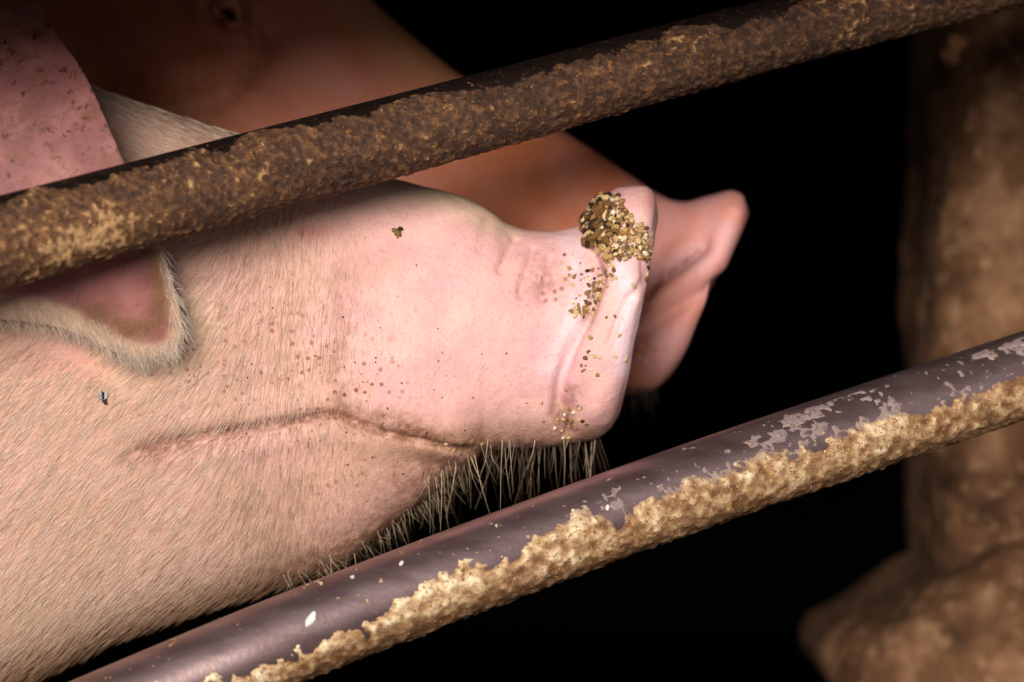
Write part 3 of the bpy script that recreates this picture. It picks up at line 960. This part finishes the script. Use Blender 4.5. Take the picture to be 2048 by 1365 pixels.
# ------------------------------------------------------------------ rails
def rail(name, pts, r0, r1, mat, crust_mat_, label, hfun, seed):
    """pts: (px, py, depth) of the centre line"""
    P3 = np.array([at(*p) for p in pts])
    t = np.array([p[0] for p in pts], float)
    x_ = -1000.0; tq = []
    while x_ < 2940:
        tq.append(x_); x_ += 4.0 if -60 < x_ < 2100 else 30
    tq = np.array(tq)
    Cc = np.stack([pchip(t, P3[:, k], tq) for k in range(3)], 1)
    tg = np.gradient(Cc, axis=0); tg /= np.linalg.norm(tg, axis=1, keepdims=True)
    up = np.array([0, 0, 1.0]) - tg*tg[:, 2:3]; up /= np.linalg.norm(up, axis=1, keepdims=True)
    fr = np.cross(tg, up)            # towards the camera (-y) or away
    if fr[:, 1].mean() > 0: fr = -fr
    R = np.interp(tq, [0, 2048], [r0, r1])
    root = empty(name, tuple(Cc[len(Cc)//2]), label, 'rail', 'rails of the pen')
    def tube(n, rad):
        ph = np.linspace(0, 2*np.pi, n, endpoint=False)        # 0 = top, pi/2 = front
        return ph, Cc[:, None] + rad[..., None]*(np.cos(ph)[None, :, None]*up[:, None] + np.sin(ph)[None, :, None]*fr[:, None])
    n = 40
    _, G = tube(n, np.repeat(R[:, None], n, 1))
    V, F = close_tube(G[::3]); o = mesh_obj('pipe', V, F, mat, root); fix_normals(o)
    n = 110
    ph = np.linspace(0, 2*np.pi, n, endpoint=False)
    L = tq[:, None]; Pp = ph[None, :]
    a3 = (L/1.0, np.cos(Pp)*85, np.sin(Pp)*85)     # noise domain in plan units along a cylinder
    h, tone, grey = hfun(L, np.broadcast_to(Pp, (len(tq), n)), a3)
    _, G = tube(n, R[:, None] - 0.0009 + h)
    V, F = close_tube(G)
    tone = np.concatenate([np.clip(tone, 0, 1).ravel(), [0.3, 0.3]])
    o = mesh_obj('mud_crust', V, F, crust_mat_, root, attrs=dict(tone=tone, grey=np.concatenate([np.broadcast_to(grey, (len(tq), n)).ravel(), [0, 0]]))); fix_normals(o)
    return root, Cc, tq

def h_up(L, ph, a):
    big = fbm(a[0]/90, a[1]/90, a[2]/90, 31, 4)
    fine = fbm(a[0]/9, a[1]/9, a[2]/9, 37, 2, 0.6)
    clear = sstep(0.55, 1.0, ph + (big - .5)*1.4 - 0.25*sstep(300, 1100, L) + 0.25) * (1 - sstep(5.4, 5.9, ph))
    lump = sstep(0.52, 0.72, fbm(a[0]/38, a[1]/38, a[2]/38, 41, 2))
    h = clear * (0.0009 + 0.0026*np.maximum(0, fine - 0.36) + 0.0004*lump*fine + 0.0006*(big - .4))
    tone = 0.36 + 1.25*(fine - .5) + 0.7*(big - .5) + 0.25*lump*sstep(0.5, .7, fine) + 0.14*(1 - sstep(200, 900, L))
    tone = tone + 0.5*gauss(L, ph, 130, 2.0, 110, 0.5) + 0.45*gauss(L, ph, 600, 1.15, 12, 0.25)
    return h, tone, tone*0
def h_low(L, ph, a):
    big = fbm(a[0]/100, a[1]/100, a[2]/100, 51, 4)
    fine = fbm(a[0]/14, a[1]/14, a[2]/14, 57, 3, 0.6)
    edge = np.interp(L, [-100, 300, 700, 900, 1000, 1250, 1500, 1800, 2100], [2.2, 2.1, 1.85, 1.65, 1.35, 1.3, 1.25, 1.3, 1.2])
    cov = sstep(-0.12, 0.16, ph - edge + (big - .5)*1.7 + (fine - .5)*0.5) * (1 - sstep(4.6, 5.2, ph))
    top = sstep(0.52, 0.62, 0.6*fbm(a[0]/11, a[1]/11, a[2]/11, 61, 3) + 0.4*fbm(a[0]/70, a[1]/70, a[2]/70, 63, 2)) * sstep(1050, 1250, L) * (1 - sstep(4.6, 5.2, ph)) * sstep(0.2, 0.5, ph)
    spk = sstep(0.76, 0.80, fbm(a[0]/10, a[1]/10, a[2]/10, 67, 2)) * (ph < 3)
    h = cov*(0.0012 + 0.0030*np.maximum(0, fine - .3) + 0.0022*np.maximum(0, big - .4)) + np.maximum(top*0.0013*(0.6 + fine), spk*0.0013)*(1 - cov)
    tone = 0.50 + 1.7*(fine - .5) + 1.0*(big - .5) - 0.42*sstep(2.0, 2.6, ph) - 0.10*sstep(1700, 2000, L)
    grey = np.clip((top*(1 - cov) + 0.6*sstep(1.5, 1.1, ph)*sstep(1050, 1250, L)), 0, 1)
    return h, tone, grey

UP = [(-1000, 740, -0.36), (-300, 562, -0.22), (0, 484, -0.185), (480, 354, -0.125), (920, 236, -0.075), (1500, 78, -0.01), (2048, -58, 0.05), (2950, -290, 0.15)]
LOW = [(-1000, 1960, -0.34), (-300, 1652, -0.20), (130, 1465, -0.165), (600, 1268, -0.135), (1300, 1003, -0.075), (2048, 748, 0.01), (2950, 450, 0.11)]
up_rail = rail('rail', UP, 0.0222, 0.0178, M_PIPE_UP, M_CRUST_UP, 'upper rusty pipe rail crusted with dark brown mud, crossing in front of both pigs', h_up, 1)
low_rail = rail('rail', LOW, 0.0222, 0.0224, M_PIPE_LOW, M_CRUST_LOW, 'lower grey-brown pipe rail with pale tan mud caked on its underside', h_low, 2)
# posts at both ends of the rails, outside the picture
_, C_low, tq_low = low_rail
_, C_up, tq_up = up_rail
for k, sg, lab in ((0, -1, 'upright post at the left ends of the rails'), (-1, 1, 'upright post at the right ends of the rails')):
    a, b = C_up[k], C_low[k]
    xe = (min if sg < 0 else max)(a[0], b[0]) + sg*0.012
    x0, x1 = sorted((xe, xe + sg*0.08))
    o = box_mesh('rail_post', (x0, min(a[1], b[1]) - 0.03, 0), (x1, max(a[1], b[1]) + 0.03, a[2] + 0.06), M_WOOD, None, None)
    o['label'] = lab; o['category'] = 'post'
# three white chips of old paint on the smooth top of the lower rail
for px, py, sz in ((615, 1236, 0.0030), (702, 1155, 0.0017), (797, 1126, 0.0017), (1205, 1013, 0.0014)):
    i = int(np.argmin(np.abs(plan(C_low)[0] - px))); c = C_low[i]
    z = (plan(c)[1] - py) / 85.0
    al = math.acos(max(-1, min(1, z)))
    n = np.array([0.1, -math.sin(al), math.cos(al)])
    o = grain_set('paint_chip', [c + n*0.0224], [n], [sz], [(0.8, 0.8, 0.74)], M_CLOD, low_rail[0], flat=0.35)
    del o['kind']

# ------------------------------------------------------------------ mud-caked pillar at the right, with its splayed footing
YP = 0.42
pil = empty('pillar', tuple(at(2150, 682, YP)*np.array([1, 1, 0]) + np.array([0, 0.13, 0])), 'blurred brown mud-caked pillar at the right with a splayed lumpy footing', 'pillar')
def slab(name, left, depth0, depth1, right, seed, amp, n=120):
    py = np.array([l[1] for l in left], float); lx = np.array([l[0] for l in left], float)
    t = np.concatenate([[0], np.cumsum(np.hypot(np.diff(lx), np.diff(py)))])
    q = np.linspace(0, t[-1], 150)
    X, Yp = pchip(t, lx, q), pchip(t, py, q)
    ph = np.linspace(0, 2*np.pi, n, endpoint=False)
    c, s = np.cos(ph), np.sin(ph)
    G = []
    for x, y in zip(X, Yp):
        a = at(x, y, YP); b = at(right, y, YP)
        cx, hx = (a[0] + b[0])/2, (b[0] - a[0])/2
        cy, hy = (depth0 + depth1)/2, (depth1 - depth0)/2
        e = 0.42
        G.append(np.stack([cx + hx*np.sign(c)*np.abs(c)**e, cy + hy*np.sign(s)*np.abs(s)**e, np.full(n, max(a[2], 0))], 1))
    G = np.array(G)
    N = grid_normals(G)
    if (N[75, 0] @ np.array([1.0, 0, 0])) < 0: N = -N
    d = amp*(fbm(G[..., 0]*22, G[..., 1]*22, G[..., 2]*22, seed, 4) - 0.5)
    d[0] = 0; d[-1] = 0
    G = G + N*d[..., None]; G[..., 2] = np.maximum(G[..., 2], 0)
    V, F = close_tube(G)
    o = mesh_obj(name, V, F, M_MUD, pil); fix_normals(o)
    return o
slab('shaft', [(1895, -700), (1893, -200), (1890, 60), (1880, 300), (1870, 500), (1870, 700), (1882, 900), (1888, 1050), (1886, 1180), (1890, 1500), (1890, 2480)], YP - 0.02, YP + 0.28, 2420, 71, 0.022)
slab('footing', [(1990, 1085), (1930, 1120), (1870, 1160), (1800, 1200), (1715, 1250), (1660, 1288), (1643, 1315), (1650, 1345), (1690, 1385), (1740, 1500), (1760, 1900), (1770, 2480)], YP - 0.05, YP + 0.30, 2430, 77, 0.018)
p = at(1906, 102, YP - 0.022)
pts = [p + np.array([dx, 0, dz]) for dx, dz in ((0, 0), (0.005, 0.004), (-0.002, -0.004))]
o = grain_set('mud_lump', pts, [np.array([-0.3, -1, 0])]*3, [0.008, 0.006, 0.006], [srgb(168, 116, 84)[:3]]*3, M_CLOD, pil, 'small paler lump near the top of the pillar')
del o['kind']
